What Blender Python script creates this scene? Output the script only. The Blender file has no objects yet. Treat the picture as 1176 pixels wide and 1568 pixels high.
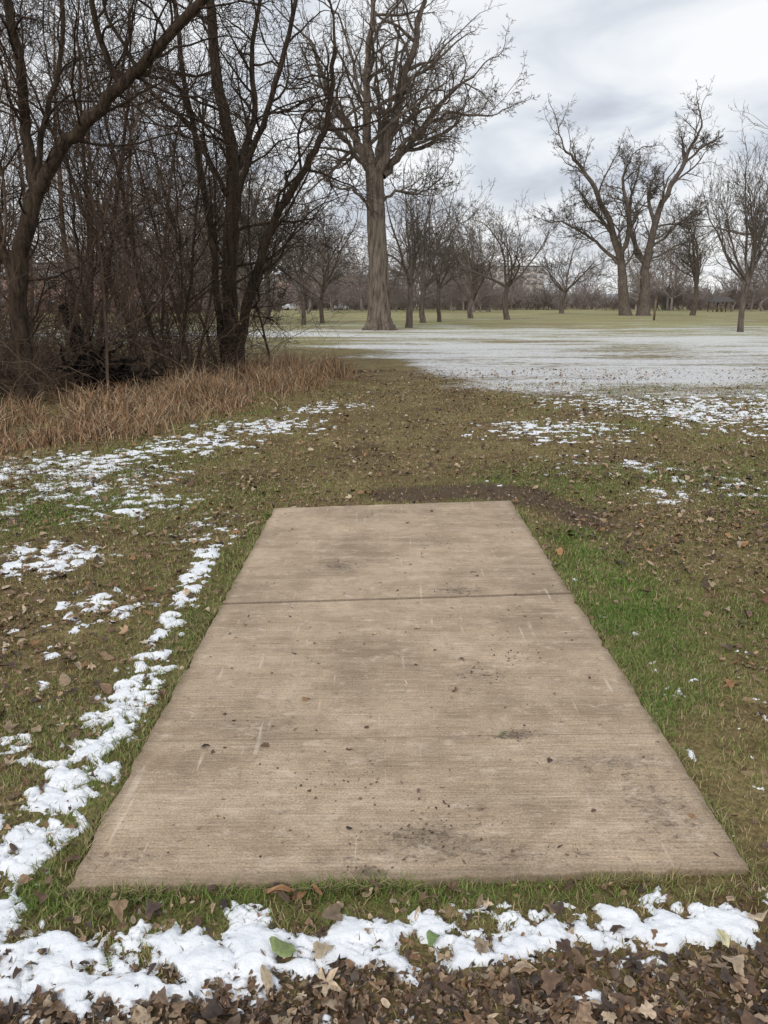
import bpy, math, numpy as np
from math import radians
rng=np.random.RandomState(7)
scene=bpy.context.scene
col=scene.collection
# ------------------------------------------------------------ noise
_tabs={}
def perlin(x,y,seed=0):
    if seed not in _tabs:
        r=np.random.RandomState(seed+100); p=r.permutation(256); a=r.rand(256)*2*np.pi
        _tabs[seed]=(np.concatenate([p,p]),np.cos(a),np.sin(a))
    p,gx,gy=_tabs[seed]
    x=np.asarray(x,float);y=np.asarray(y,float)
    xi=np.floor(x).astype(int);yi=np.floor(y).astype(int);xf=x-xi;yf=y-yi
    xi&=255;yi&=255
    u=xf*xf*xf*(xf*(xf*6-15)+10);v=yf*yf*yf*(yf*(yf*6-15)+10)
    def g(ix,iy,dx,dy):
        h=p[p[ix&255]+(iy&255)]; return gx[h]*dx+gy[h]*dy
    a=g(xi,yi,xf,yf);b=g(xi+1,yi,xf-1,yf);c=g(xi,yi+1,xf,yf-1);d=g(xi+1,yi+1,xf-1,yf-1)
    return ((a+u*(b-a))+v*((c+u*(d-c))-(a+u*(b-a))))*1.4
def fbm(x,y,o=4,seed=0,rough=.5):
    s=0;a=1;t=0
    for i in range(o):
        s=s+a*perlin(x*2**i+i*17.3,y*2**i-i*9.1,seed+i);t+=a;a*=rough
    return s/t*1.3
def sst(a,b,x):
    t=np.clip((x-a)/(b-a),0,1);return t*t*(3-2*t)
# ------------------------------------------------------------ regions
PAD=[(-.852,1.63),(1.012,1.702),(1.008,5.68),(-.838,5.45)]
def padmask(x,y,m=0.0):
    return (x>-.85-m)&(x<1.01+m)&(y>1.665+.0386*x-m)&(y<5.555+.124*x+m)
def gh(x,y):
    d=np.hypot(x-.1,y-3.5)
    z=-.022+.008*perlin(x*.9,y*.9,3)
    z=z+.035*sst(4,9,d)*perlin(x*.35,y*.35,5)+.12*sst(15,60,d)*perlin(x*.05,y*.05,6)
    return z
def seg(x,y,ax,ay,bx,by):
    vx,vy=bx-ax,by-ay;t=np.clip(((x-ax)*vx+(y-ay)*vy)/(vx*vx+vy*vy),0,1)
    return np.hypot(x-ax-t*vx,y-ay-t*vy)
def snowline(x,y):
    yb=np.interp(x,[-3,0.2,1.2,2.4,4.4,9,20],[26,19,14,10.8,8.4,7.5,7])
    return (y-yb)/np.maximum(yb,1)
def bias(x,y):
    b=np.full(np.shape(x),-1.7)
    def f(v):
        nonlocal b
        b=np.maximum(b,v)
    d=seg(x,y,-1.1,1.37,-.35,1.43);f(.3-(d/.17)**2*.8)
    d=seg(x,y,-.35,1.45,.85,1.53);f(.27-(d/.11)**2*.8)
    d=seg(x,y,.8,1.56,1.1,1.62);f(-.1-(d/.08)**2*.8)
    d=seg(x,y,-1.04,1.42,-1.04,2.1);f(.2-(d/.16)**2*.8)
    d=seg(x,y,-1.02,2.1,-1.03,2.9);f(.08-(d/.16)**2*.8)
    d=seg(x,y,-1.03,2.8,-1.12,4.6);f(-.05-(d/.13)**2*.8)
    for (cx,cy,r,p) in [(-1.45,2.3,.3,-.26),(-2.1,4.35,.4,.0),(-1.5,3.6,.3,-.1),(-1.25,4.9,.45,-.14),(-2.0,5.6,.7,-.14),(-1.9,3.0,.5,-.3),
                        (-3.0,7.1,1.0,-.04),(-2.2,8.2,.9,-.07),(-1.55,9.5,.9,-.02),(-.9,11.5,.9,-.1),(-.5,13.2,1.,-.08),(-3.4,5.2,.9,-.12),(-2.6,6.4,.9,-.14),(-.3,15.5,1.4,-.1),
                        (2.3,5.85,.4,-.12),(1.9,7.3,.9,-.3),(2.5,7.1,.4,-.14),(3.1,6.3,.7,-.22),(1.6,9,.9,-.22),(2.2,9.2,1.2,-.12),(-4.6,5.8,1.2,-.1),(-3.8,6.6,1.2,-.08)]:
        f(p-(np.hypot(x-cx,y-cy)/r)**2*.35)
    s=snowline(x,y); f(-.68+.66*sst(-.3,.35,s))
    return b
def snowh(x,y):
    wx=x+.035*perlin(x*14,y*14,31);wy=y+.035*perlin(x*14+5,y*14,32)
    near=fbm(wx*9+wy*3,wy*10-wx*2,5,11,.68)*1.35
    mid=fbm(wx*5.5,wy*8,5,21,.8)*1.15
    k=sst(3.2,6,y)
    n=near*(1-k)+mid*k
    return n*1.0+bias(x,y)+.15*perlin(x*1.3,y*1.3,41)
def wgreen(x,y):
    g=.25+.42*fbm(x*.7,y*.7,3,51)
    g=g+.75*np.exp(-(seg(x,y,1.1,2.4,1.3,4.9)/.24)**2)*(.75+.7*fbm(x*3,y*3,2,53))
    g=g+.35*np.exp(-(seg(x,y,-.95,1.60,1.1,1.64)/.07)**2)
    g=g+.2*np.exp(-(seg(x,y,-.97,1.6,-.93,5)/.1)**2)
    g=g+.45*np.exp(-(np.hypot(x+2.6,y-5.8)/1.4)**2)+.3*np.exp(-(np.hypot(x-2.4,y-6.3)/1.5)**2)
    g=g-.4*np.exp(-((x-.2-.12*(y-8))/1.3)**2)*sst(6,8,y)*(1-sst(18,24,y))
    g=g-.2*(y<1.4)
    return np.clip(g,0,1)
def wdirt(x,y):
    d=np.exp(-(seg(x,y,.15,5.95,1.0,6.05)/.26)**2)+.8*np.exp(-(seg(x,y,1.2,5.9,1.55,5.1)/.28)**2)
    d=d+.35*np.exp(-((x-.2)/.9)**2)*sst(5.5,6.2,y)*(1-sst(7,11,y))
    d=d*(1+.5*fbm(x*2.5,y*2.5,3,61))
    return np.clip(d+.8*sst(1.40,1.30,y+.02*x+.06*perlin(x*5,y*5,63))*(.8+.5*perlin(x*3.3,y*3.3,64)),0,1)
# ------------------------------------------------------------ helpers
def newmesh(name,V,F,k,mat,cols=None,smooth=False,link=True):
    V=np.asarray(V,np.float32).reshape(-1,3);F=np.asarray(F,np.int32).reshape(-1,k)
    me=bpy.data.meshes.new(name)
    me.vertices.add(len(V));me.vertices.foreach_set('co',V.ravel())
    me.loops.add(F.size);me.loops.foreach_set('vertex_index',F.ravel())
    me.polygons.add(len(F));me.polygons.foreach_set('loop_start',np.arange(0,F.size,k,dtype=np.int32))
    me.polygons.foreach_set('loop_total',np.full(len(F),k,np.int32))
    if smooth: me.polygons.foreach_set('use_smooth',np.ones(len(F),bool))
    me.update(calc_edges=True)
    if cols is not None:
        a=me.color_attributes.new('Col','FLOAT_COLOR','POINT')
        c=np.ones((len(V),4),np.float32);c[:,:3]=cols;a.data.foreach_set('color',c.ravel())
    if mat: me.materials.append(mat)
    if not link: return me
    ob=bpy.data.objects.new(name,me);col.objects.link(ob);return ob
def mat_new(name):
    m=bpy.data.materials.new(name);m.use_nodes=True;nt=m.node_tree
    b=nt.nodes['Principled BSDF'];return m,nt,b
class N:
    def __init__(s,nt): s.nt=nt
    def __call__(s,t,**kw):
        n=s.nt.nodes.new(t)
        for k,v in kw.items():
            if k=='inp':
                for kk,vv in v.items():
                    if isinstance(vv,bpy.types.NodeSocket): s.nt.links.new(vv,n.inputs[kk])
                    else: n.inputs[kk].default_value=vv
            else: setattr(n,k,v)
        return n
    def math(s,op,a,b=0.0,clamp=False):
        return s('ShaderNodeMath',operation=op,use_clamp=clamp,inp={0:a,1:b}).outputs[0]
    def mix(s,f,a,b,bt='MIX'):
        n=s('ShaderNodeMix',data_type='RGBA',blend_type=bt);L=s.nt.links
        for i,v in ((0,f),(6,a),(7,b)):
            if isinstance(v,bpy.types.NodeSocket): L.new(v,n.inputs[i])
            else: n.inputs[i].default_value=v if i==0 else (*v,1)[:4]
        return n.outputs[2]
    def grey(s,v): return s('ShaderNodeCombineColor',inp={0:v,1:v,2:v}).outputs[0]
    def noise(s,vec,sc,det=4,rough=.55,dist=0):
        return s('ShaderNodeTexNoise',inp={'Vector':vec,'Scale':sc,'Detail':det,'Roughness':rough,'Distortion':dist}).outputs[0]
    def mapr(s,v,a,b,c=0.,d=1.):
        return s('ShaderNodeMapRange',clamp=True,inp={0:v,1:a,2:b,3:c,4:d}).outputs[0]
    def pos(s,scale=(1,1,1)):
        g=s('ShaderNodeTexCoord')
        return s('ShaderNodeMapping',inp={'Vector':g.outputs['Object'],'Scale':scale}).outputs[0]
def vcol_mat(name,rough=.8,nsc=0,var=.0,spec=.3):
    m,nt,b=mat_new(name);n=N(nt)
    c=n('ShaderNodeAttribute',attribute_name='Col').outputs['Color']
    if nsc:
        f=n.noise(n.pos(),nsc,3,.6)
        c=n.mix(1.,c,n.grey(n.mapr(f,.3,.7,1-var,1+var)),'MULTIPLY')
    nt.links.new(c,b.inputs['Base Color']);b.inputs['Roughness'].default_value=rough
    b.inputs['Specular IOR Level'].default_value=spec
    return m
def bark(name,c1,c2,sc=6,bump=.6,moss=None):
    m,nt,b=mat_new(name);n=N(nt)
    p=n.pos((1,1,.16));f=n.noise(p,sc*2.2,4,.65,.3)
    c=n.mix(n.mapr(f,.35,.65),c1,c2)
    if moss: c=n.mix(n.mapr(n.noise(n.pos(),3,3),.55,.75,0,.4),c,moss)
    nt.links.new(c,b.inputs['Base Color']);b.inputs['Roughness'].default_value=.9;b.inputs['Specular IOR Level'].default_value=.15
    if bump>0:
        bp=n('ShaderNodeBump',inp={'Height':f,'Strength':bump,'Distance':.06});nt.links.new(bp.outputs[0],b.inputs['Normal'])
    return m
# ------------------------------------------------------------ ground
m_ground,nt,b=mat_new('ground_mat');n=N(nt);P=n.pos()
att=lambda a:n('ShaderNodeAttribute',attribute_name=a).outputs['Fac']
wg,wd,ws,wf=att('wg'),att('wd'),att('ws'),att('wf')
n1=n.noise(P,1.1,4,.6);n2=n.noise(P,9,5,.7);n3=n.noise(P,60,3,.7)
c=n.mix(n.mapr(n.math('ADD',n1,n.math('MULTIPLY',n2,.6)),.62,.98),(.11,.074,.038),(.22,.175,.08))
gcol=n.mix(n2,(.07,.09,.022),(.16,.185,.055))
c=n.mix(n.mapr(n.math('ADD',wg,n.math('MULTIPLY',n.math('SUBTRACT',n2,.5),1.4)),.3,.9),c,gcol)
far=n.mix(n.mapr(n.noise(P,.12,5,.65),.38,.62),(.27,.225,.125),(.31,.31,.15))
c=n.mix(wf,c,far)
c=n.mix(1.,c,n.grey(n.mapr(n3,.3,.7,.45,1.5)),'MULTIPLY')
vo=n('ShaderNodeTexVoronoi',inp={'Vector':P,'Scale':17.,'Randomness':1.})
sv=n('ShaderNodeSeparateColor',inp={0:vo.outputs['Color']})
leafc=n.mix(sv.outputs[1],(.09,.05,.028),(.38,.27,.16))
lm=n.math('MULTIPLY',n.mapr(sv.outputs[0],.62,.64),n.mapr(vo.outputs['Distance'],.42,.36))
lm=n.math('MULTIPLY',lm,n.math('SUBTRACT',1.,n.math('MULTIPLY',wf,.8)))
c=n.mix(n.math('MULTIPLY',lm,.8),c,leafc)
dcol=n.mix(n3,(.055,.038,.026),(.14,.098,.066))
c=n.mix(n.mapr(n.math('ADD',wd,n.math('MULTIPLY',n.math('SUBTRACT',n2,.5),1.2)),.35,.75),c,dcol)
sa=n.noise(n.pos((.3,1,1)),.55,4,.65);sb=n.noise(n.pos((.8,1.2,1)),4.2,6,.8);sc_=n.noise(n.pos((.4,1.3,1)),.13,3,.5)
st=n.math('ADD',n.math('ADD',n.math('MULTIPLY',sb,1.4),n.math('MULTIPLY',sa,1.5)),n.math('MULTIPLY',sc_,1.2))
st=n.math('ADD',st,ws)
sm=n.math('MULTIPLY',n.mapr(st,2.42,2.72),n.mapr(n.noise(P,22,4,.8),.38,.6,.3,.95))
c=n.mix(sm,c,(.76,.78,.81))
nt.links.new(c,b.inputs['Base Color']);b.inputs['Roughness'].default_value=.95;b.inputs['Specular IOR Level'].default_value=.1
bp=n('ShaderNodeBump',inp={'Height':n2,'Strength':.8,'Distance':.03});nt.links.new(bp.outputs[0],b.inputs['Normal'])
K=math.asinh(1500.);u=np.linspace(-1,1,521);ax=2.*np.sinh(K*u)
X,Y=np.meshgrid(ax,ax+3.5);Z=gh(X,Y);NX=len(ax)
I=np.arange(NX*NX).reshape(NX,NX);F=np.stack([I[:-1,:-1],I[:-1,1:],I[1:,1:],I[1:,:-1]],-1)
ground=newmesh('ground',np.stack([X,Y,Z],-1),F,4,m_ground,smooth=True)
def addattr(me,name,v):
    a=me.attributes.new(name,'FLOAT','POINT');a.data.foreach_set('value',np.asarray(v,np.float32).ravel())
s=snowline(X,Y)
w1=-.3+.95*sst(-.45,.5,s)
w1=w1-.14*sst(26,44,Y)-.33*sst(42,70,Y)-.08*sst(80,130,Y)-1.5*(1-sst(9,13,Y))
w1=np.where((X<-1.)&(Y>24)&(Y<52),np.maximum(w1,.48-np.abs(Y-36)/40),w1)
w1=np.where((X<-2.5)&(Y<24)&(Y>8),.22,w1)
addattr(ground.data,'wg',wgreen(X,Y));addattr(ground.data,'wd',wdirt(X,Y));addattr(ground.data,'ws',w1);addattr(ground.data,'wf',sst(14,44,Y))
# ------------------------------------------------------------ snow patches geometry
m_snow,nt,b=mat_new('snow_mat');n=N(nt)
f=n.noise(n.pos(),70,4,.6);c=n.mix(n.mapr(n.noise(n.pos(),12,4),.35,.7),(.88,.90,.93),(.74,.77,.82))
nt.links.new(c,b.inputs['Base Color']);b.inputs['Roughness'].default_value=.75
bp=n('ShaderNodeBump',inp={'Height':f,'Strength':.7,'Distance':.008});nt.links.new(bp.outputs[0],b.inputs['Normal'])
VV=[];FF=[];off=0
for (x0,x1,y0,y1,st_) in [(-2.2,1.6,1.12,3.0,.0055),(-4.5,4.5,3.0,7.0,.0125),(-9,11,7.0,14.5,.03)]:
    xs=np.arange(x0,x1,st_);ys=np.arange(y0,y1+st_,st_);gx,gy=np.meshgrid(xs,ys)
    hh=snowh(gx,gy)-.5*sst(10.5,14.5,gy);hh[padmask(gx,gy,.015)]=-1
    hz=np.where(hh>0,1-np.exp(-np.maximum(hh,0)*4),hh*2.5)
    z=gh(gx,gy)+.003+hz*.016*(1+.4*perlin(gx*25,gy*25,71))
    I=np.arange(gx.size).reshape(gx.shape);q=np.stack([I[:-1,:-1],I[:-1,1:],I[1:,1:],I[1:,:-1]],-1).reshape(-1,4)
    ok=(hh.ravel()[q]>-.35).all(1)&(hh.ravel()[q]>-.02).any(1);q=q[ok]
    us=np.unique(q);mp=np.zeros(gx.size,int);mp[us]=np.arange(len(us))
    V=np.stack([gx,gy,np.maximum(z,gh(gx,gy)-.015)],-1).reshape(-1,3)[us];VV.append(V);FF.append(mp[q]+off);off+=len(us)
newmesh('snow_patches',np.concatenate(VV),np.concatenate(FF),4,m_snow,smooth=True)
# ------------------------------------------------------------ concrete tee pad
m_con,nt,b=mat_new('concrete_mat');n=N(nt);P=n.pos()
n1=n.noise(P,1.9,5,.65,.2);n2=n.noise(P,14,5,.7);br=n.noise(n.pos((5,120,1)),1.,3,.6);n4=n.noise(P,150,2,.6)
wv=n.noise(n.pos((.6,9,1)),1.2,3,.6)
c=n.mix(n.mapr(n1,.36,.66),(.3,.225,.153),(.52,.4,.282))
c=n.mix(n.mapr(wv,.45,.7,0,.4),c,(.57,.455,.335))
c=n.mix(n.mapr(n2,.48,.7,0,.42),c,(.24,.18,.125))
c=n.mix(1.,c,n.grey(n.math('MULTIPLY',n.mapr(br,.3,.7,.8,1.17),n.mapr(n4,.3,.7,.7,1.26))),'MULTIPLY')
sep=n('ShaderNodeSeparateXYZ',inp={0:P})
acc=None
for (sx,sy,rx,ry,a) in [(.11,1.83,.17,.06,.8),(.48,2.36,.08,.035,1.0),(.43,2.8,.14,.12,.45),(.42,3.76,.16,.06,.7),(.75,2.2,.25,.05,.6),(-.26,4.15,.1,.12,.7),(-.72,1.74,.12,.05,.6),
                    (.3,4.6,.25,.1,.3),(.85,1.95,.14,.2,.6),(-.05,1.68,.05,.03,.9),(.0,5.35,.5,.06,.5),(-.5,2.4,.25,.25,.3),(.3,1.75,.35,.05,.5)]:
    dx=n.math('DIVIDE',n.math('SUBTRACT',sep.outputs[0],sx),rx);dy=n.math('DIVIDE',n.math('SUBTRACT',sep.outputs[1],sy),ry)
    d=n.math('ADD',n.math('MULTIPLY',dx,dx),n.math('MULTIPLY',dy,dy))
    g=n.math('MULTIPLY',n.math('EXPONENT',n.math('MULTIPLY',d,-1.)),a)
    acc=g if acc is None else n.math('ADD',acc,g)
smn=n.noise(n.pos((.8,1.5,1)),30,5,.8,.8)
sm=n.mapr(n.math('ADD',n.math('MULTIPLY',acc,.2),smn),.58,.74)
c=n.mix(n.math('MULTIPLY',sm,.75),c,(.085,.064,.048))
c=n.mix(n.mapr(acc,.12,1.0,0,.3),c,(.15,.115,.088))
scf=n.noise(n.pos((1.3,2.6,1)),5.5,7,.88,.25)
c=n.mix(n.mapr(scf,.53,.64,0,.6),c,(.64,.53,.42))
# fine pale drag scuffs running along and across the pad
for ang,sc1,th in ((0.25,3.1,.66),(-.35,3.7,.665),(1.45,3.4,.66)):
    g=n('ShaderNodeTexCoord');mp_=n('ShaderNodeMapping',inp={'Vector':g.outputs['Object'],'Rotation':(0,0,ang),'Scale':(34,1.6,1)})
    l1=n.noise(mp_.outputs[0],1.,3,.5);l2=n.noise(P,sc1,3,.6)
    c=n.mix(n.math('MULTIPLY',n.mapr(l1,th,th+.04),n.mapr(l2,.5,.6,0,.5)),c,(.66,.56,.45))
def joint(y0,sl,w0,w1_,a):
    global c
    dj=n.math('ABSOLUTE',n.math('SUBTRACT',n.math('SUBTRACT',sep.outputs[1],n.math('MULTIPLY',sep.outputs[0],sl)),y0))
    c=n.mix(n.mapr(dj,w0,w1_,a,0),c,(.1,.078,.056))
joint(2.34,.03,.0015,.006,.3);joint(3.6395,.0782,.010,.018,.6)
ed=n.math('MINIMUM',n.math('SUBTRACT',1.01,sep.outputs[0]),n.math('ADD',sep.outputs[0],.85))
ed=n.math('MINIMUM',ed,n.math('SUBTRACT',sep.outputs[1],n.math('ADD',1.665,n.math('MULTIPLY',sep.outputs[0],.0386))))
em=n.mapr(n.math('ADD',ed,n.math('MULTIPLY',n2,.11)),.03,.1,.75,0)
c=n.mix(em,c,(.12,.092,.06))
nt.links.new(c,b.inputs['Base Color']);b.inputs['Roughness'].default_value=.85;b.inputs['Specular IOR Level'].default_value=.25
hb=n.math('ADD',n.math('MULTIPLY',br,.7),n.math('MULTIPLY',n2,.6))
bp=n('ShaderNodeBump',inp={'Height':hb,'Strength':.8,'Distance':.006});nt.links.new(bp.outputs[0],b.inputs['Normal'])
def slab(c4,verts,faces,rg):
    pts=[]
    for i in range(4):
        a=np.array(c4[i]);bb=np.array(c4[(i+1)%4]);L=np.hypot(*(bb-a));k=int(L/.03);nn=np.array([(bb-a)[1],-(bb-a)[0]])/L
        for j in range(k):
            t=j/k;p=a+(bb-a)*t;o=.010*perlin(p[0]*6+i*7,p[1]*6,81)+.006*perlin(p[0]*30,p[1]*30+i,82)
            if rg.rand()<.04:o-=.012
            if j==0:o=0
            if (i==2 and c4[2][1]<5) or (i==0 and c4[0][1]>3): o*=.15
            pts.append(p+nn*o)
    k=len(pts);o=len(verts)
    verts+= [(p[0],p[1],0.0) for p in pts]+[(p[0],p[1],-.11) for p in pts]
    faces.append([o+i for i in range(k)])
    for i in range(k): faces.append([o+i,o+k+i,o+k+(i+1)%k,o+(i+1)%k])
vs=[];fs=[]
slab([PAD[0],PAD[1],(1.010,3.713),(-.845,3.568)],vs,fs,rng)
slab([(-.845,3.579),(1.010,3.724),PAD[2],PAD[3]],vs,fs,rng)
me=bpy.data.meshes.new('concrete_tee_pad');me.from_pydata(vs,[],fs);me.materials.append(m_con);me.update()
pad=bpy.data.objects.new('concrete_tee_pad',me);col.objects.link(pad)
bv=pad.modifiers.new('b','BEVEL');bv.width=.006;bv.segments=2;bv.limit_method='ANGLE';bv.angle_limit=radians(50)
# ------------------------------------------------------------ lawn grass blades
VV=[];FF=[];CC=[];off=0
def addblades(x,y,g,h,w,r,tw=1.):
    global off
    n_=len(x);hh=h*r.uniform(.5,1.4,n_)*(.7+.5*g);a=r.uniform(0,6.283,n_);ln=r.uniform(.3,1.6,n_)*hh
    dx,dy=np.cos(a),np.sin(a);z=gh(x,y)-.002
    b0=np.stack([x-dy*w/2,y+dx*w/2,z],-1);b1=np.stack([x+dy*w/2,y-dx*w/2,z],-1)
    m0=np.stack([x+dx*ln*.35-dy*w*.4,y+dy*ln*.35+dx*w*.4,z+hh*.6],-1);m1=np.stack([x+dx*ln*.35+dy*w*.4,y+dy*ln*.35-dx*w*.4,z+hh*.6],-1)
    t=np.stack([x+dx*ln,y+dy*ln,z+hh],-1)
    V=np.stack([b0,b1,m0,m1,t],1);i=np.arange(n_)[:,None]*5
    F=np.concatenate([i+np.array([0,1,3]),i+np.array([0,3,2]),i+np.array([2,3,4])])
    gr=np.array([.12,.19,.036]);ol=np.array([.215,.195,.07]);sw=np.array([.34,.265,.15])
    q=r.rand(n_);gg=np.clip(g*1.25+r.normal(0,.22,n_),0,1)[:,None]
    c=ol*(1-gg)+gr*gg;c=np.where((q<.36*(1.2-g))[:,None],sw,c)*r.uniform(.6,1.4,(n_,1))
    VV.append(V.reshape(-1,3));FF.append(F+off);CC.append(np.repeat(c,5,0));off+=n_*5
def blades(N_,xr,yr,h,w,seed):
    r=np.random.RandomState(seed);x=r.uniform(*xr,N_);y=r.uniform(*yr,N_)
    g=wgreen(x,y);d=wdirt(x,y);sh=snowh(x,y)
    clump=.5+.5*fbm(x*12,y*12,2,91);cl2=fbm(x*2.2,y*2.2,3,92)
    pr=(.3+.65*g)*(1-.85*np.clip(d*1.3,0,1))*np.where(sh>.03,.28,1)*np.clip(.3+clump+cl2*.8,0,1)
    k=(r.rand(N_)<pr)&~padmask(x,y,-.004);addblades(x[k],y[k],g[k],h,w,r)
for a in [(350000,(-2.2,2.4),(1.0,3.6),.02,.0028,1),(330000,(-4.2,4.6),(3.6,7.5),.024,.004,2),(250000,(-8,9),(7.5,15),.03,.008,3)]: blades(*a)
for k_,(ax_,ay_,bx_,by_) in enumerate([(-.86,1.62,1.02,1.69),(-.865,1.62,-.855,5.45),(1.022,1.69,1.02,5.68)]):
    L=math.hypot(bx_-ax_,by_-ay_);r=np.random.RandomState(40+k_);n_=int(L*1800);t=r.rand(n_)
    t=t[r.rand(n_)<np.clip(.3+1.6*fbm(t*L*3,t*0+k_,3,93),0,1)];s_=r.normal(0,.007,len(t))
    addblades(ax_+(bx_-ax_)*t+s_,ay_+(by_-ay_)*t+s_*.5-(.008 if k_==0 else 0),np.clip(.4+.4*fbm(t*L,t*0,2,94),0,1),.034,.003,r)
newmesh('lawn_grass',np.concatenate(VV),np.concatenate(FF),3,vcol_mat('grass_mat',.75),np.concatenate(CC))
# ------------------------------------------------------------ leaves
def outline(kind,k=16):
    th=np.linspace(0,2*np.pi,k,endpoint=False)
    if kind==0: x=.32*np.sin(th)*(1-.25*np.cos(th));y=.5*np.cos(th)*np.abs(np.cos(th))**.15
    elif kind==1:
        rr=.32+.2*np.cos(5*th)*np.where(np.arange(k)%2==0,1,.8)+.05*np.cos(th);x=rr*np.sin(th);y=rr*np.cos(th)
    elif kind==2:
        rr=.36+.1*np.sin(3*th+1)+.07*np.cos(7*th);x=rr*np.sin(th)*.8;y=rr*np.cos(th)
    else: x=.13*np.sin(th);y=.5*np.cos(th)
    return x,y
def leaves(x,y,z,size,r,pal,tilt=.3,curl=.5,K=16,kinds=(0,1,2,2,3)):
    n_=len(x);kd=np.array(kinds)[r.randint(0,len(kinds),n_)]
    ox=np.zeros((n_,K+1));oy=np.zeros((n_,K+1))
    for q in set(kinds):
        a,b_=outline(q,K);ox[kd==q,1:]=a;oy[kd==q,1:]=b_
    ox[:,1:]*=r.uniform(.8,1.2,(n_,K));oy[:,1:]*=r.uniform(.85,1.15,(n_,K))
    cu=r.normal(0,curl,(n_,1));fo=r.normal(.15,curl*.5,(n_,1));c2=r.normal(0,curl,(n_,1))
    oz=cu*oy**2*1.2+fo*np.abs(ox)+c2*ox*oy*1.3+r.normal(0,.035*min(1,curl*2),(n_,K+1))
    L=np.stack([ox,oy,oz],-1)*size[:,None,None]
    a=r.uniform(0,6.283,n_);t1=r.normal(0,tilt,n_);t2=r.normal(0,tilt,n_)
    def rot(L,i,j,a):
        c,s=np.cos(a)[:,None],np.sin(a)[:,None];A=L[...,i]*c-L[...,j]*s;B=L[...,i]*s+L[...,j]*c;L=L.copy();L[...,i]=A;L[...,j]=B;return L
    L=rot(L,1,2,t1);L=rot(L,0,2,t2);L=rot(L,0,1,a)
    mn=L[...,2].min(1);L[...,2]-=(mn*.75)[:,None]
    L+=np.stack([x,y,z],-1)[:,None,:]
    i=np.arange(n_)[:,None,None]*(K+1);j=np.arange(K)
    F=(i+np.stack([0*j,1+j,1+(j+1)%K],-1)[None]).reshape(-1,3)
    pal=np.array(pal);pc=pal[r.randint(0,len(pal),n_)]*r.uniform(.6,1.35,(n_,1))
    C=np.repeat(pc,K+1,0).reshape(n_,K+1,3)*r.uniform(.75,1.2,(n_,K+1,1));C[:,0]*=.75
    return L.reshape(-1,3),F,C.reshape(-1,3)
WET=[(.06,.035,.022),(.085,.05,.03),(.13,.077,.045),(.17,.105,.062),(.23,.15,.092),(.32,.22,.14),(.11,.06,.036),(.05,.034,.024),(.22,.12,.058),(.42,.32,.22)]
DRY=[(.1,.06,.035),(.14,.085,.05),(.2,.125,.07),(.28,.185,.105),(.36,.26,.165),(.32,.21,.12),(.46,.36,.25),(.28,.14,.06),(.17,.095,.055),(.07,.042,.03)]
VV=[];FF=[];CC=[];off=0
def addl(x,y,size,pal,tilt,curl,lift=.006,K=16,kinds=(0,1,2,2,3)):
    global off
    r=np.random.RandomState(len(VV)+200)
    z=gh(x,y)+lift*r.uniform(.2,1.3,len(x))
    V,F,C=leaves(x,y,z,size,r,pal,tilt,curl,K,kinds);VV.append(V);FF.append(F+off);CC.append(C);off+=len(V)
r=np.random.RandomState(5)
def scatter(n_,xr,yr,prob):
    x=r.uniform(*xr,n_);y=r.uniform(*yr,n_);k=(r.rand(n_)<prob(x,y))&~padmask(x,y,.01);return x[k],y[k]
x,y=scatter(3800,(-2.2,2.2),(.55,1.5),lambda x,y:np.clip((1.43+.03*x-y)/.1,0.1,1)*np.where(snowh(x,y)>.05,.15,1)*np.clip(.5+1.1*fbm(x*4,y*4,2,98),.1,1))
addl(x,y,np.clip(r.gamma(4,.012,len(x))+.008,0,.075),WET,.15,.4,.012)
x,y=scatter(34000,(-2.0,2.0),(.8,1.55),lambda x,y:np.clip((1.47-y)/.1,.15,1)*np.where(snowh(x,y)>.05,.06,1))
addl(x,y,r.gamma(3,.004,len(x))+.004,WET,.45,.5,.011,8,(2,0,3))
dens=lambda x,y:np.clip(.45+.9*fbm(x*.9,y*.9,3,95)+.25*(x<-1.1)+.3*(x>1.7)-.6*np.exp(-(seg(x,y,1.12,2.2,1.3,4.6)/.22)**2),.06,1)*np.where(snowh(x,y)>.0,.12,1)
x,y=scatter(15000,(-4.5,4.8),(1.4,7.5),dens);addl(x,y,np.clip(r.gamma(4,.0085,len(x))+.01,0,.07),DRY,.32,.6,.016,12)
x,y=scatter(46000,(-4.5,4.8),(1.4,7.5),dens);addl(x,y,r.uniform(.008,.024,len(x)),DRY,.5,.5,.016,7,(2,0))
x,y=scatter(22000,(-9,10),(7.5,18),lambda x,y:np.clip(.5+.8*fbm(x*.5,y*.5,3,96),.1,1)*np.where(snowh(x,y)>.0,.2,1));addl(x,y,r.uniform(.03,.075,len(x)),DRY,.35,.5,.02,7)
n_=420;x=r.uniform(-.82,.98,n_);y=1.72+3.7*r.rand(n_)**1.3
V,F,C=leaves(x,y,0*x+.001,r.gamma(2,.0042,n_)+.003,r,WET,.25,.4,7,(2,3,0));VV.append(V);FF.append(F+off);CC.append(C);off+=len(V)
cl=[(.11,1.83,.09),(.48,2.36,.05),(.43,2.8,.06),(.42,3.76,.06),(-.26,4.15,.06),(-.05,1.68,.04),(.3,4.6,.08),(.2,1.9,.12),(.6,3.0,.1),(-.15,2.1,.1)]
for cx,cy,s_ in cl:
    n_=40;x=r.normal(cx,s_,n_);y=r.normal(cy,s_*.6,n_);k=padmask(x,y,-.02);x,y=x[k],y[k]
    V,F,C=leaves(x,y,0*x+.001,r.uniform(.003,.013,len(x)),r,WET[:4],.3,.5,7,(2,3));VV.append(V);FF.append(F+off);CC.append(C);off+=len(V)
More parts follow.
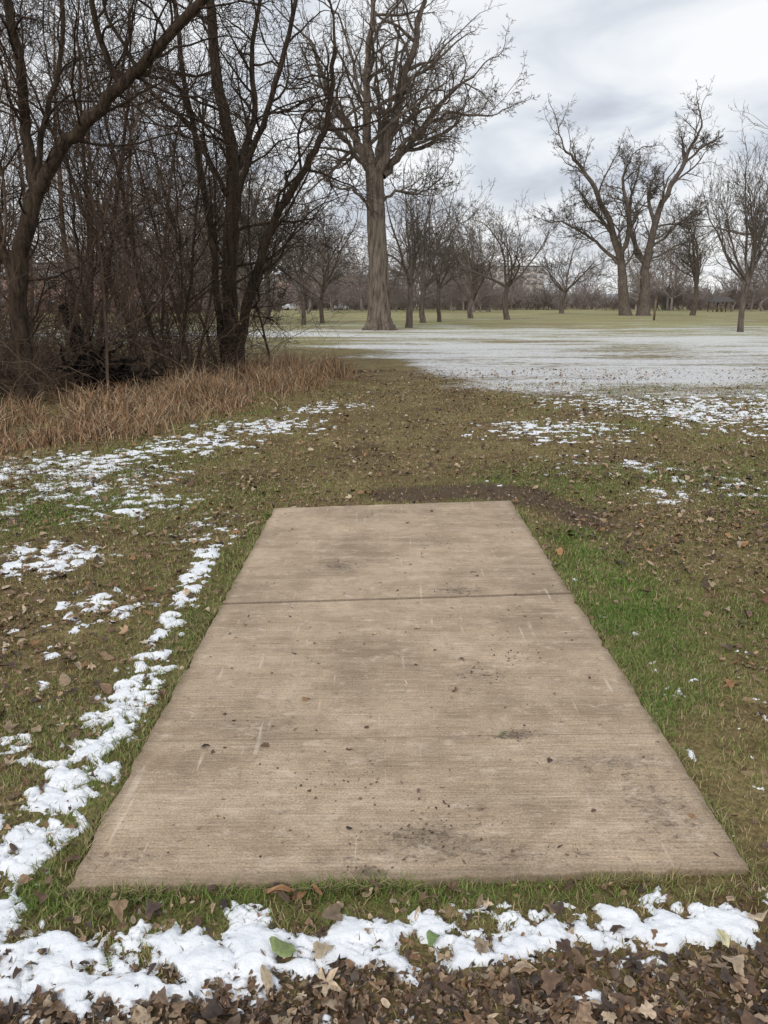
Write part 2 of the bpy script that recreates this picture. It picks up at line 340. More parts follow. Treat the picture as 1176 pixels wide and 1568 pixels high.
for (lx,ly,lz,s_,c_,kd) in [(-.245,1.435,.0,.075,(.17,.21,.08),0),(.12,1.465,0,.045,(.14,.2,.07),0),(-.15,1.43,0,.07,(.45,.36,.25),2),(-.27,1.35,0,.085,(.5,.4,.27),3),(.58,1.27,0,.06,(.5,.37,.26),2),
        (1.5,2.5,0,.06,(.6,.57,.5),0),(.83,1.46,0,.045,(.5,.47,.3),0),(.16,3.27,.021,.045,(.5,.38,.26),2),(.43,2.36,.021,.05,(.24,.24,.12),3),(.34,2.95,.021,.03,(.08,.06,.05),2),(1.75,3.5,0,.06,(.42,.32,.21),2),
        (-.05,3.2,.021,.03,(.45,.33,.22),2),(.3,1.95,.021,.028,(.4,.3,.2),0),(-.4,3.0,.021,.03,(.12,.08,.06),3),
        (-.93,1.4,.01,.05,(.2,.13,.09),1),(-.5,1.3,0,.055,(.3,.2,.13),2),(-.72,1.22,0,.06,(.34,.25,.16),2)]:
    xx=np.array([lx]);yy=np.array([ly])
    V,F,C=leaves(xx,yy,(gh(xx,yy)+.022) if lz==0 else np.array([.002]),np.array([s_]),r,[c_],.12,.4,16,(kd,))
    VV.append(V);FF.append(F+off);CC.append(C);off+=len(V)
newmesh('fallen_leaves',np.concatenate(VV),np.concatenate(FF),3,vcol_mat('leaf_mat',.5,90,.3,.45),np.concatenate(CC))
# ------------------------------------------------------------ tall dry grass
r=np.random.RandomState(9);n_=56000
t=r.rand(n_);ex=np.interp(t,[0,.3,.55,.8,1],[-6.5,-3.9,-3.0,-1.95,-.75]);ey=np.interp(t,[0,.3,.55,.8,1],[5.9,7.6,9.2,11.8,17.])
dd=r.gamma(1.4,.7,n_);dd=np.minimum(dd,4.5)
x=ex-dd*.86+r.normal(0,.25,n_);y=ey+dd*.5+r.normal(0,.25,n_)
cl=fbm(x*1.3,y*1.3,4,97,.65);k=(r.rand(n_)<np.clip(.1+1.7*cl+.15*t,.02,1));x,y,dd,cl,t=x[k],y[k],dd[k],cl[k],t[k];n_=len(x)
hh=(.10+.15*sst(0,1.3,dd)+.3*np.clip(cl,0,1)+.24*sst(.7,1,t))*r.uniform(.35,1.35,n_)
a=r.uniform(0,6.283,n_);ln=hh*r.gamma(2,.35,n_);w=.0042*r.uniform(.6,1.6,n_)
z=gh(x,y);S=[]
for t_,wf_ in ((0,1),(.35,.9),(.7,.7),(1,.15)):
    px=x+np.cos(a)*ln*t_**2;py=y+np.sin(a)*ln*t_**2;pz=z+hh*(t_-.22*t_**3*np.minimum(ln/hh,1.5))
    S.append(np.stack([px-w*wf_,py,pz],-1));S.append(np.stack([px+w*wf_,py+w*.3,pz],-1))
V=np.stack(S,1);i=np.arange(n_)[:,None,None]*8
F=(i+np.array([[0,1,3,2],[2,3,5,4],[4,5,7,6]])[None]).reshape(-1,4)
pal=np.array([(.36,.205,.11),(.29,.17,.09),(.46,.33,.2),(.52,.41,.28),(.19,.12,.07),(.38,.225,.125),(.14,.09,.055)]);C=pal[r.randint(0,7,n_)]*r.uniform(.55,1.15,(n_,1))
newmesh('tall_dry_grass',V,F,4,vcol_mat('drygrass_mat',.8),np.repeat(C,8,0))
# ------------------------------------------------------------ trees
def nrm(v): return v/np.maximum(np.linalg.norm(v,axis=-1,keepdims=True),1e-9)
class Tubes:
    def __init__(s): s.V=[];s.F=[];s.o=0
    def add(s,P,R,sides):
        B,n_=R.shape;T=np.empty_like(P);T[:,1:-1]=P[:,2:]-P[:,:-2];T[:,0]=P[:,1]-P[:,0];T[:,-1]=P[:,-1]-P[:,-2];T=nrm(T)
        D=nrm(P[:,-1]-P[:,0]);ref=np.where(np.abs(D[:,2:3])>.8,np.array([[1.,0,0]]),np.array([[0,0,1.]]))[:,None,:]
        U=nrm(np.cross(T,ref));W=np.cross(T,U)
        a=np.arange(sides)*2*np.pi/sides
        V=P[:,:,None,:]+R[:,:,None,None]*(U[:,:,None,:]*np.cos(a)[None,None,:,None]+W[:,:,None,:]*np.sin(a)[None,None,:,None])
        s.V.append(V.reshape(-1,3))
        i=np.arange(B)[:,None,None]*n_*sides;j=np.arange(n_-1)[None,:,None]*sides;k=np.arange(sides)[None,None,:];k2=(k+1)%sides
        F=np.stack([i+j+k,i+j+k2,i+j+sides+k2,i+j+sides+k],-1).reshape(-1,4)+s.o
        s.F.append(F);s.o+=B*n_*sides
    def obj(s,name,mat,link=True): return newmesh(name,np.concatenate(s.V),np.concatenate(s.F),4,mat,smooth=True,link=link)
def spawn(P,R,L,sp,r):
    B,n1=R.shape;n_=n1-1;k=sp['kids'];tm=sp.get('tmin',.3)
    t=(np.arange(k)[None]+r.rand(B,k))/k*(1-tm)+tm
    t[:,-1]=.995
    ix=t*n_;i0=np.clip(ix.astype(int),0,n_-1);f=(ix-i0)[...,None];bi=np.arange(B)[:,None]
    p=P[bi,i0]*(1-f)+P[bi,i0+1]*f;d=nrm(P[bi,i0+1]-P[bi,i0]);rad=(R[bi,i0]*(1-f[...,0])+R[bi,i0+1]*f[...,0])
    perp=nrm(np.cross(d,r.normal(size=d.shape)));a=np.radians(sp['ang']+r.normal(0,sp.get('sd',10),(B,k)))
    a[:,-1]*=.35
    cd=np.cos(a)[...,None]*d+np.sin(a)[...,None]*perp
    cl=L[:,None]*sp['lr']*(1-sp.get('taper',.4)*(t-tm)/(1-tm+1e-6))*r.uniform(.6,1.3,(B,k))
    cl[:,-1]*=1.25
    cr=rad*sp.get('rr',.62)*r.uniform(.75,1.1,(B,k))
    cr[:,-1]=rad[:,-1]*.95
    return p.reshape(-1,3),cd.reshape(-1,3),cl.ravel(),cr.ravel()
def grow(T,r,S,D,L,R0,spec,rmin,cap=1.):
    for lv,sp in enumerate(spec):
        B=len(L);n_=sp['n'];P=np.zeros((B,n_+1,3));P[:,0]=S;d=nrm(D)
        R0=np.minimum(R0,max(cap*(.5**lv),rmin*1.3))
        for i in range(n_):
            d=d+r.normal(0,sp.get('wig',.15),(B,3));d[:,2]+=sp.get('up',.05);d=nrm(d);P[:,i+1]=P[:,i]+d*(L/n_)[:,None]
        tt=np.linspace(0,1,n_+1)[None];R=np.maximum(R0[:,None]*(1-tt*(1-sp.get('tip',.4))),rmin)
        T.add(P,R,sp.get('s',4))
        if lv==len(spec)-1:break
        S,D,L,R0=spawn(P,R,L,sp,r)
def limb(T,r,pts,r0,r1,sides=10,flare=0,wob=.02,seg_=6):
    pts=np.array(pts,float);k=len(pts);n_=(k-1)*seg_+1;t=np.linspace(0,k-1,n_)
    out=[]
    for q in t:
        i=min(int(q),k-2);f=q-i;p0=pts[max(i-1,0)];p1=pts[i];p2=pts[i+1];p3=pts[min(i+2,k-1)]
        out.append(.5*((2*p1)+(-p0+p2)*f+(2*p0-5*p1+4*p2-p3)*f*f+(-p0+3*p1-3*p2+p3)*f**3))
    P=np.array(out);L=np.sum(np.linalg.norm(np.diff(P,axis=0),axis=1));P[1:]+=r.normal(0,wob,(n_-1,3))
    u=np.linspace(0,1,n_);R=r0+(r1-r0)*u
    if flare: R=R*(1+flare*np.exp(-u*L/(r0*2.0)))
    T.add(P[None],R[None],sides);return P[None],R[None],np.array([L])
ZD=-.15
def fine(k=(5,4,4,3),ang=45,wig=.17,up=.05,lr=.55):
    sp=[]
    for i,kk in enumerate(k):
        sp.append(dict(n=[6,5,4,3][min(i,3)],kids=kk,ang=ang,wig=wig,up=up*(.8**i),lr=lr,tmin=.18,s=[5,4,3,3][min(i,3)],rr=.6))
    sp.append(dict(n=3,wig=wig,up=.02,s=3));return sp
b_cot=bark('bark_cottonwood',(.06,.046,.036),(.21,.17,.137),3.2,1.)
b_near=bark('bark_dark',(.026,.019,.014),(.09,.064,.046),8,.9,(.062,.06,.026))
b_twig=bark('bark_twig',(.085,.06,.044),(.19,.135,.1),8,0)
b_mid=bark('bark_mid',(.075,.06,.05),(.18,.15,.125),4,0)
b_far_haze=bark('bark_far_haze',(.2,.168,.155),(.3,.255,.235),2,0)  # paler grey-brown: air haze put into the bark colour of distant trees
# --- big cottonwood
def cottonwood():
    T=Tubes();r=np.random.RandomState(21);Y0=46.
    def l(p,r0,r1,**k): return limb(T,r,[(a,Y0+b_,c_) for a,b_,c_ in p],r0,r1,**k)
    l([(-.3,0,ZD),(-.3,0,3),(-.45,0,6),(-.55,0,8.9)],.62,.5,sides=20,flare=.4,wob=.015,seg_=8)
    for a in np.linspace(0,6.28,8)[:-1]:
        l([(-.3+.45*math.cos(a),.45*math.sin(a),1.2),(-.3+.65*math.cos(a),.65*math.sin(a),.4),(-.3+1.05*math.cos(a),1.05*math.sin(a),-.2)],.16,.22,sides=8)
    LS=[([(-.7,0,8.3),(-1.3,.4,10),(-2.2,1,11.6),(-3.2,1.5,13.4),(-4.2,2,16)],.33,.08),
        ([(-.5,0,8.3),(.2,-.4,10.),(1.0,-.8,13),(1.8,-1,15.4),(2.2,-1,18.5)],.36,.08),
        ([(-.1,0,8.6),(.9,.8,9.9),(2.2,1.6,11.2),(3.7,2,13.2),(5.4,2.6,14.4)],.27,.05),
        ([(-.6,0,8.5),(-.9,-.8,10.5),(-1.0,-1.4,13),(-.6,-2,16),(-.9,-2,19)],.32,.07),
        ([(.3,.2,9.2),(1.6,-1.,10.4),(3.4,-2,11.3),(5.8,-2.4,11.1)],.16,.04),
        ([(-.9,0,8.9),(-1.8,-1,9.8),(-2.9,-2,11),(-4.2,-2.5,14)],.17,.04),
        ([(-.5,.2,8.2),(-.3,2,10.2),(.3,3.6,13),(.9,4,17.5)],.3,.06),
        ([(-.7,0,6.8),(-1.6,-1.,7.6),(-2.7,-1.8,7.7),(-3.6,-2,8.6)],.1,.03),
        ([(-.2,0,7.2),(.9,1,7.9),(2.2,1.4,7.8),(3.6,1.4,8.9)],.1,.03)]
    for p,a,b_ in LS:
        P,R,L=l(p,a,b_,wob=.06,seg_=5)
        S,D,L2,R0=spawn(P,R,L,dict(kids=14,tmin=.2,ang=50,lr=.42,rr=.6),r)
        grow(T,r,S,D,L2,R0,fine((5,4,4,4),46,.2,.05,.53),.0075,.12)
    return T.obj('cottonwood_tree',b_cot)
cottonwood()
def twin(name,pts,r0,others,seed,Y0=100.):
    T=Tubes();r=np.random.RandomState(seed)
    P,R,L=limb(T,r,[(a,Y0,c_) for a,c_ in pts],r0,.1,sides=12,flare=.3,wob=.08)
    def fl(P,R,L,lr):
        S,D,L2,R0=spawn(P,R,L,dict(kids=15,tmin=.3,ang=50,lr=lr,rr=.5),r);grow(T,r,S,D,L2,R0,fine((6,4,4,3),47,.2,.04,.53),.013,.16)
    fl(P,R,L,.24)
    for p,a in others:
        P,R,L=limb(T,r,[(x_,Y0+d_,z_) for x_,d_,z_ in p],a,.07,wob=.08);fl(P,R,L,.34)
    o=T.obj(name,b_mid);o.scale=(1,1,.92);return o
twin('cottonwood_tree',[(31.6,ZD),(30.9,4),(30.2,8),(27.9,13.8),(24.6,19.2),(22,21.8)],.75,
     [([(30.3,0,7),(27.5,2,10),(24,3,12.5),(21.5,3,12.8)],.25),([(30.3,0,7.5),(30.4,-2,12),(29,-3,17),(29.5,-3,20)],.36),([(29,0,11),(26,-1,14),(23.8,-2,16.5)],.25)],31)
twin('cottonwood_tree',[(33.9,ZD),(33.8,4),(33.7,7),(34.7,13.8),(37.2,20),(39,25)],.8,
     [([(33.7,0,6.5),(31.8,1,11),(31.6,2,16),(32.4,2,19.5)],.36),([(34.3,0,12),(33.8,2,16),(34.8,3,19)],.3),([(36.9,0,19.5),(38.7,-1,21.6),(40.3,-1,22.4)],.18),([(34,0,9),(36.5,-2,12),(38.2,-3,14)],.18)],32)
def gtree(r,H,r0,trunk,spread,rmin,nl=6,up=.05,ang=44,T=None,kk=(4,4,3)):
    T=T or Tubes()
    hp=H*trunk;q=r.normal(0,H*.015,4)
    P,R,L=limb(T,r,[(0,0,ZD),(q[0],q[1],hp*.5),(q[2],q[3],hp)],r0,r0*.75,sides=10,flare=.3,wob=r0*.05)
    n_=nl;top=P[0,-1]
    az=np.arange(n_)*2*np.pi/n_+r.rand()*6+r.normal(0,.3,n_);el=np.radians(r.uniform(90-spread,86,n_))
    D=np.stack([np.cos(az)*np.cos(el),np.sin(az)*np.cos(el),np.sin(el)],-1)
    S=np.repeat(top[None],n_,0);S[:,2]-=r.uniform(0,hp*.2,n_)
    L_=(H-hp)*(.42+.3*np.sin(el))*r.uniform(.85,1.15,n_)
    sp=[dict(kids=9,tmin=.15,ang=ang,lr=.5,rr=.5)]+fine(kk,ang,.18,up,.55)
    B=n_;Pm=np.zeros((B,9,3));Pm[:,0]=S;d=nrm(D)
    for i in range(8):
        d=d+r.normal(0,.13,(B,3));d[:,2]+=up*.6;d=nrm(d);Pm[:,i+1]=Pm[:,i]+d*(L_/8)[:,None]
    Rm=(r0*.5*r.uniform(.75,1.1,n_))[:,None]*(1-np.linspace(0,1,9)[None]*.72)
    T.add(Pm,Rm,6);S,D,L2,R0=spawn(Pm,Rm,L_,sp[0],r)
    grow(T,r,S,D,L2,R0,sp[1:],rmin,r0*.24)
    return T
def single(name,x,y,H,r0,trunk,spread,seed,mat,rmin,**k):
    r=np.random.RandomState(seed);T=gtree(r,H,r0,trunk,spread,rmin,**k);o=T.obj(name,mat);o.location=(x,y,float(gh(np.array(x),np.array(y))));return o
single('young_elm_tree',20.6,44,10.8,.17,.26,38,41,b_mid,.007,nl=9,up=.11,ang=30)
single('bare_tree',1.65,51,12.5,.24,.25,60,42,b_mid,.008,nl=6)
single('bare_tree',-5.9,56,10.5,.17,.3,55,43,b_mid,.009,nl=5)
single('bare_tree',-4.9,61,10.,.18,.3,55,44,b_mid,.01,nl=6)
single('bare_tree',-9.7,53,14,.32,.35,55,45,b_mid,.009)
single('bare_tree',-8.9,58,13,.26,.3,55,46,b_mid,.01)
single('bare_tree',3.4,66,13.5,.26,.25,60,47,b_mid,.01)
single('bare_tree',5.1,70,11,.2,.3,60,48,b_mid,.011)
single('bare_tree',10.,88,13,.3,.15,60,49,b_mid,.013)
single('bare_tree',12.9,80,14.5,.3,.25,60,50,b_mid,.012)
single('bare_tree',29,125,17,.36,.2,62,51,b_mid,.018)
single('bare_tree',43.5,108,18.,.36,.22,50,52,b_mid,.015)
single('bare_tree',38.6,68,23,.42,.3,60,53,b_mid,.012,nl=9)
single('bare_tree',54,105,19,.38,.2,50,54,b_mid,.015)
# --- distant tree line (instances)
var=[]
for i in range(6):
    r=np.random.RandomState(60+i);var.append(gtree(r,15+i*.9,.27,.16,64,.024,nl=9,kk=(4,4)).obj('dt',b_far_haze,False))
sv_=[]
for i in range(3):
    r=np.random.RandomState(70+i);T=Tubes();n_=26;a=r.uniform(0,6.28,n_);S=np.stack([r.normal(0,2.2,n_),r.normal(0,1,n_),0*a],-1);D=np.stack([.5*np.cos(a),.5*np.sin(a),1+0*a],-1)
    grow(T,r,S,D,r.uniform(2,4.4,n_),np.full(n_,.06),[dict(n=4,kids=7,ang=35,lr=.6,s=3,up=.04,tmin=.1),dict(n=3,kids=5,ang=35,lr=.6,s=3,tmin=.1),dict(n=3,s=3)],.03);sv_.append(T.obj('br',b_far_haze,False))
line=bpy.data.objects.new('distant_tree_line',None);col.objects.link(line)
r=np.random.RandomState(77);c_=0
def inst(me,x,y,s,par):
    global c_
    o=bpy.data.objects.new('tree_%d'%c_,me);c_+=1;col.objects.link(o);o.parent=par;o.location=(x,y,float(gh(np.array(x),np.array(y)))-.1);o.rotation_euler=(0,0,r.uniform(0,6.28));o.scale=(s*r.uniform(.85,1.3),s*r.uniform(.85,1.3),s)
for i in range(120):
    a=radians(r.uniform(-40,38));d=r.uniform(140,270) if a>-.05 else r.uniform(120,240)
    inst(var[r.randint(6)],d*math.tan(a),d,.35+.8*r.rand()**1.3,line)
for i in range(170):
    a=radians(-42+82*(i+r.rand())/170);d=r.uniform(185,250);inst(sv_[r.randint(3)],d*math.tan(a),d,r.uniform(.5,1.5),line)
for i in range(9):
    inst(var[r.randint(6)],r.uniform(-48,-14),r.uniform(60,95),r.uniform(.6,.95),line)
# --- left foreground trees
DEF=lambda k=10,lr=.4:dict(kids=k,tmin=.22,ang=50,lr=lr,rr=.5)
def tA():
    T=Tubes();r=np.random.RandomState(81)
    def go(p,a,b_,k=10,lr=.4,rm=.003,**kw):
        P,R,L=limb(T,r,p,a,b_,wob=.012,**kw);S,D,L2,R0=spawn(P,R,L,DEF(k,lr),r);grow(T,r,S,D,L2,R0,fine((5,4,4),48,.2,.0,.58),rm,.02)
    go([(-5.42,11.3,ZD),(-5.4,11.3,1),(-5.25,11.2,2),(-4.85,11.2,3.1)],.14,.11,8,.35,flare=.4,seg_=8)
    go([(-4.9,11.2,3.0),(-5.0,11.4,3.8),(-4.95,11.3,4.6),(-5.0,11.2,5.6),(-5.3,11,7.2)],.085,.045,14,.42)
    go([(-4.87,11.2,3.0),(-4.4,11.1,3.55),(-3.6,11.,4.2),(-2.95,10.9,4.7),(-2.1,10.8,5.45),(-1.4,10.6,6.6)],.1,.045,24,.36,seg_=7)
    go([(-5.3,11.3,1.6),(-5.7,11.5,2.6),(-6.0,11.4,4),(-6.2,11.2,6)],.07,.03,10,.4)
    go([(-3.5,11.,4.25),(-3.7,10.8,5.0),(-3.6,10.5,6.0),(-3.2,10.4,7)],.045,.02,12,.45)
    go([(-4.95,11.2,2.9),(-4.7,11.3,3.9),(-4.4,11.5,5.0),(-4.4,11.6,6.6)],.05,.02,12,.42)
    return T.obj('leaning_maple_tree',b_near)
tA()
def tB():
    T=Tubes();r=np.random.RandomState(82)
    def go(p,a,b_,k=10,lr=.4,rm=.004,**kw):
        P,R,L=limb(T,r,p,a,b_,wob=.018,**kw);S,D,L2,R0=spawn(P,R,L,DEF(k,lr),r);grow(T,r,S,D,L2,R0,fine((5,4,4),48,.2,.02,.57),rm,.032)
    go([(-3.35,16.5,ZD),(-3.3,16.5,2),(-3.1,16.5,4.3),(-3.35,16.6,6),(-3.5,16.8,8.4)],.18,.08,16,.28,flare=.5,seg_=7)
    go([(-3.2,16.4,ZD),(-3.0,16.4,1.2),(-2.35,16.4,3.0),(-1.7,16.3,4.0),(-1.15,16.3,5.0),(-.95,16.2,6.3)],.12,.04,14,.34,flare=.4)
    go([(-3.15,16.5,2.6),(-2.9,16.2,3.8),(-2.3,16,5.1),(-1.7,15.8,6.6),(-1.5,15.6,8)],.08,.03,14,.36)
    go([(-3.45,16.5,ZD),(-3.6,16.7,1.5),(-3.75,16.9,3.5),(-4.1,17,6),(-4.2,17,8)],.09,.04,12,.32)
    go([(-3.1,16.5,4.0),(-2.7,17,5.2),(-2.7,17.2,6.6),(-2.3,17.2,8.2)],.08,.03,12,.4)
    go([(-3.2,16.5,3.6),(-3.8,16.2,4.8),(-4.6,16,5.6),(-5.2,15.8,6.8)],.05,.03,10,.42)
    go([(-3.3,16.4,.6),(-2.9,16.1,1.3),(-2.5,15.9,2.1),(-2.0,15.8,2.6)],.04,.012,12,.4)
    return T.obj('multi_stem_tree',b_near)
tB()
sap=[(-5.35,17,6.5,.08),(-5.0,16.8,6,.05),(-6.2,16,7,.07),(-7.1,15,7,.08),(-4.3,15.2,5.5,.04),(-4.7,14.2,5.6,.035),(-6.8,13.2,6,.05),(-6.3,12.3,5.5,.04),(-5.9,14.4,6,.045),(-8.2,14.5,7,.07),
     (-7.4,18.5,8,.09),(-9.2,18,8,.09),(-6.0,20,8,.08),(-8.8,22,9,.1),(-11,21,9,.1),(-4.0,18.2,6,.045),(-3.9,13.6,3.6,.025),(-10.5,16,7,.07),(-12,26,9,.12),(-10,30,10,.13),(-2.8,19.0,5,.035),(-14,30,10,.14),(-4.9,19.2,7,.05),
     (-4.6,12.4,4.6,.028),(-5.2,13.6,5.2,.032),(-5.8,12.9,4.8,.03),(-4.4,17.4,5.4,.035),(-6.6,11.6,4.2,.028),(-4.1,14.6,4.4,.026)]
for i,(x,y,H,r0) in enumerate(sap):
    T=Tubes();rr=np.random.RandomState(300+i);q=rr.normal(0,.45,4)
    P,R,L=limb(T,rr,[(0,0,ZD),(q[0],q[1],H*.35),(q[0]*1.6+q[2]*.5,q[1],H*.7),(q[0]*2+q[2],q[1]+q[3],H)],r0,.012,sides=7,wob=.015)
    S,D,L2,R0=spawn(P,R,L,dict(kids=19,tmin=.14,ang=45,lr=.34,rr=.5),rr);grow(T,rr,S,D,L2,R0,[dict(n=6,kids=7,ang=44,wig=.18,up=.05,lr=.52,tmin=.15,s=4),dict(n=4,kids=5,ang=44,wig=.2,up=.02,lr=.58,tmin=.15,s=3),dict(n=3,wig=.22,s=3,up=.02)],.0027 if y<18 else .004,.018)
    o=T.obj('sapling',b_twig if i%2 else b_near);o.location=(x,y,float(gh(np.array(x),np.array(y))))
T=Tubes();r=np.random.RandomState(85);n_=620
t=r.rand(n_);dep=r.gamma(1.8,1.25,n_);x=np.interp(t,[0,.5,1],[-7.6,-4.7,-2.9])-dep*.85+r.normal(0,.3,n_);y=np.interp(t,[0,.5,1],[9.7,12.9,17.8])+dep*.55
a=r.uniform(0,6.28,n_);S=np.stack([x,y,gh(x,y)-.05],-1);D=np.stack([.6*np.cos(a),.6*np.sin(a),1+0*a],-1)
grow(T,r,S,D,r.uniform(.6,3.4,n_),r.uniform(.005,.012,n_),[dict(n=9,kids=6,ang=48,wig=.22,up=-.05,lr=.48,s=4,tmin=.15),dict(n=5,kids=5,ang=50,wig=.25,up=-.01,lr=.58,s=3,tmin=.1),dict(n=3,wig=.25,s=3)],.0026,.016)
T.obj('bramble_thicket',b_twig)
r=np.random.RandomState(87);n_=1800;x=r.uniform(-8,-2.6,n_);y=12.+r.rand(n_)*6+np.maximum(0,(x+5)*1.4);z=r.gamma(2.2,.75,n_)+.25
V,F,C=leaves(x,y,z,r.uniform(.02,.05,n_),r,[(.26,.16,.08),(.17,.11,.07),(.22,.25,.06),(.36,.25,.13),(.14,.09,.06)],1.2,.6,8,(0,2))
newmesh('withered_leaves',V,F,3,vcol_mat('withered_mat',.7),C)
T=Tubes();r=np.random.RandomState(86)
limb(T,r,[(-5.0,13,ZD),(-5.1,13,.4),(-5.3,13.1,.9),(-5.45,13.1,1.45)],.16,.09,sides=9,flare=.6,wob=.03)
for i in range(34):
    a=r.uniform(-.3,3.4);l_=r.uniform(.4,1.1);x0,y0=-4.9+r.normal(0,.25),13+r.normal(0,.2)
    limb(T,r,[(x0,y0,r.uniform(0,.5)),(x0+.5*l_*math.cos(a),y0-.2,.25+l_*.45*abs(math.sin(a))),(x0+l_*math.cos(a),y0-.1+r.normal(0,.2),.15+l_*.8*abs(math.sin(a)))],.05,.008,sides=6,wob=.03)
T.obj('uprooted_stump',bark('bark_char',(.01,.008,.007),(.03,.024,.02),9,1.))
# ------------------------------------------------------------ far buildings, cars, shelter, post, hill
def simple(name,c,rough=.7):
    m,nt,b=mat_new(name);n=N(nt);f=n.noise(n.pos(),1.5,4);nt.links.new(n.mix(f,tuple(.85*v for v in c),tuple(1.12*v for v in c)),b.inputs['Base Color']);b.inputs['Roughness'].default_value=rough;return m
def box(x0,x1,y0,y1,z0,z1): 
    v=[(x0,y0,z0),(x1,y0,z0),(x1,y1,z0),(x0,y1,z0),(x0,y0,z1),(x1,y0,z1),(x1,y1,z1),(x0,y1,z1)]
    f=[(0,3,2,1),(4,5,6,7),(0,1,5,4),(1,2,6,5),(2,3,7,6),(3,0,4,7)];return np.array(v,float),np.array(f)
def boxes(name,L,mat,par=None):
    V=[];F=[];o=0
    for b_ in L:
        v,f=box(*b_);V.append(v);F.append(f+o);o+=8
    ob=newmesh(name,np.concatenate(V),np.concatenate(F),4,mat)
    if par: ob.parent=par
    return ob
m_brick=simple('brick_far',(.42,.27,.23));m_win=simple('window_far',(.2,.21,.23),.3);m_tan=simple('tan_far',(.55,.5,.47));m_white=simple('white_paint',(.7,.71,.73),.4);m_roof=simple('roof_dark',(.26,.26,.28));m_wood=simple('wood_brown',(.16,.11,.07));m_tire=simple('tire',(.02,.02,.02))
def building(name,x,y,W,D,H,st_,nw,mat):
    e=bpy.data.objects.new(name,None);col.objects.link(e);e.location=(x,y,0)
    boxes('walls',[(-W/2,W/2,0,D,-.2,H)],mat,e);boxes('roof',[(-W/2-.4,W/2+.4,-.4,D+.4,H,H+.6)],m_roof,e)
    w=[]
    for s_ in range(st_):
        for i in range(nw):
            cx=-W/2+(i+.5)*W/nw;z=(s_+.35)*H/st_;w.append((cx-W/nw*.28,cx+W/nw*.28,-.06,.05,z,z+H/st_*.45))
    boxes('windows',w,m_win,e)
    boxes('door',[(-1.2,1.2,-.1,.04,0,2.2)],m_roof,e)
building('apartment_building',52,400,62,18,20,6,18,m_tan)
building('brick_building',-52,135,34,15,6.0,2,11,m_brick)
building('brick_building',-24,300,40,15,12,3,10,m_brick)
building('apartment_building',-140,330,50,18,18,5,14,m_tan)
def car(x,y,rot,mat):
    e=bpy.data.objects.new('parked_car',None);col.objects.link(e);e.location=(x,y,.0);e.rotation_euler=(0,0,rot)
    pr=[(-2.3,.35),(-2.35,.9),(-2.2,1.05),(-1.6,1.1),(-1.1,1.55),(.5,1.58),(1.1,1.08),(2.1,.95),(2.3,.7),(2.3,.35)]
    k=len(pr);V=[(a,-.9,z) for a,z in pr]+[(a,.9,z) for a,z in pr];F=[list(range(k))[::-1],list(range(k,2*k))]+[[i,(i+1)%k,k+(i+1)%k,k+i] for i in range(k)]
    me=bpy.data.meshes.new('body');me.from_pydata([(v[0],v[1]*(.82 if v[2]>1.2 else 1),v[2]) for v in V],[],F);me.materials.append(mat);o=bpy.data.objects.new('body',me);col.objects.link(o);o.parent=e
    T=Tubes()
    for a in (-1.45,1.45):
        for b_ in (-.93,.73): T.add(np.array([[[a,b_,.34],[a,b_+.02,.34],[a,b_+.18,.34],[a,b_+.2,.34]]]),np.array([[.01,.34,.34,.01]]),14)
    T.obj('wheels',m_tire).parent=e
    h=1.12
    boxes('side_windows',[(-.95,-.2,-.9,.9,h+.02,h+.34),(-.12,.5,-.9,.9,h+.02,h+.34)],m_win,e)
car(-24,200,0.5,m_white);car(-11.5,205,0.9,m_white);car(-19,210,0.,simple('car_grey',(.3,.32,.34),.4))
e=bpy.data.objects.new('picnic_shelter',None);col.objects.link(e);e.location=(70,160,0);e.scale=(.62,.62,.75)
boxes('posts',[(a-.12,a+.12,b_-.12,b_+.12,-.2,2.6) for a in (-3,0,3) for b_ in (-2,2)],m_wood,e)
me=bpy.data.meshes.new('roof');me.from_pydata([(-4,-3,2.6),(4,-3,2.6),(4,3,2.6),(-4,3,2.6),(-2.4,0,4),(2.4,0,4)],[],[(0,1,5,4),(1,2,5),(2,3,4,5),(3,0,4),(3,2,1,0)]);me.materials.append(simple('shelter_roof',(.07,.06,.055)));o=bpy.data.objects.new('roof',me);col.objects.link(o);o.parent=e
boxes('picnic_table',[(-1,1,-.4,.4,.7,.78),(-1,1,-.9,-.65,.42,.48),(-1,1,.65,.9,.42,.48),(-.8,-.7,-.8,.8,0,.7),(.7,.8,-.8,.8,0,.7)],m_wood,e)
o=boxes('wooden_marker_post',[(-.08,.08,-.08,.08,-.2,2.),(-.12,.12,-.12,.12,2.,2.08)],m_wood);o.location=(26.5,75,0)
xs=np.linspace(-900,900,120);top=14+9*fbm(xs*.004,xs*0,4,111);V=np.concatenate([np.stack([xs,0*xs+900,0*xs-2],-1),np.stack([xs,0*xs+1000,top],-1),np.stack([xs,0*xs+1200,0*xs-2],-1)])
i=np.arange(119);F=np.concatenate([np.stack([i,i+1,i+121,i+120],-1),np.stack([i+120,i+121,i+241,i+240],-1)])
newmesh('distant_hill',V,F,4,simple('hill',(.28,.29,.33)),smooth=True)
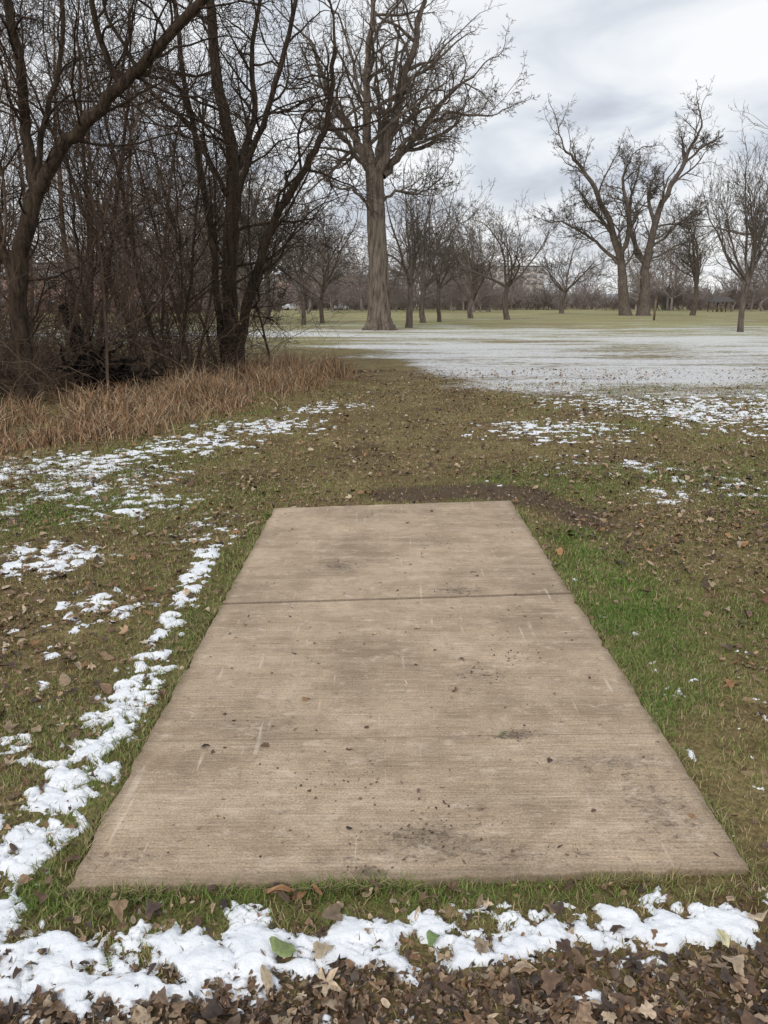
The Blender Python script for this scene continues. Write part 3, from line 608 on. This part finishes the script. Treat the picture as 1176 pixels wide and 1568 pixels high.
# ------------------------------------------------------------ world
SUN_EL,SUN_AZ=radians(38),radians(200)
w=bpy.data.worlds.new('World');scene.world=w;w.use_nodes=True;nt=w.node_tree;n=N(nt);bg=nt.nodes['Background']
sky=n('ShaderNodeTexSky',sky_type='NISHITA');sky.sun_disc=False;sky.sun_elevation=SUN_EL;sky.sun_rotation=SUN_AZ
tc=n('ShaderNodeTexCoord');sx=n('ShaderNodeSeparateXYZ',inp={0:tc.outputs['Generated']})
zz=n.math('ADD',n.math('MAXIMUM',sx.outputs[2],0.),.16)
cv=n('ShaderNodeCombineXYZ',inp={0:n.math('DIVIDE',sx.outputs[0],zz),1:n.math('DIVIDE',sx.outputs[1],zz),2:0.}).outputs[0]
a=n.noise(cv,1.5,5,.5,.5);a2=n.noise(cv,.6,2,.5)
f=n.math('ADD',n.math('MULTIPLY',a,.6),n.math('MULTIPLY',a2,.4))
rp=n('ShaderNodeValToRGB',inp={0:f});el=rp.color_ramp.elements
el[0].position=.38;el[0].color=(.52,.56,.64,1);el[1].position=.58;el[1].color=(.96,.97,.98,1)
e_=el.new(.44);e_.color=(.66,.70,.77,1);e_=el.new(.51);e_.color=(.84,.87,.91,1)
hz=n.mapr(sx.outputs[2],.0,.16,.55,0)
cc=n.mix(hz,rp.outputs[0],(.92,.92,.91))
skc=n.mix(1.,sky.outputs[0],(.1,.1,.1),'MULTIPLY')
nt.links.new(n.mix(.95,skc,cc),bg.inputs[0]);bg.inputs[1].default_value=1.04
sun=bpy.data.lights.new('sun','SUN');sun.energy=1.5;sun.angle=radians(20);sun.color=(1,.95,.88)
so=bpy.data.objects.new('sun',sun);col.objects.link(so);so.rotation_euler=(radians(52),0,-radians(20)+0)
cam=bpy.data.cameras.new('camera');cam.lens=26;cam.sensor_width=36;cam.clip_end=6000;cam.clip_start=.05
co=bpy.data.objects.new('camera',cam);col.objects.link(co);co.location=(0,0,1.5);co.rotation_euler=(radians(74.3),0,0);scene.camera=co
scene.view_settings.view_transform='Standard';scene.view_settings.look='None';scene.view_settings.exposure=0
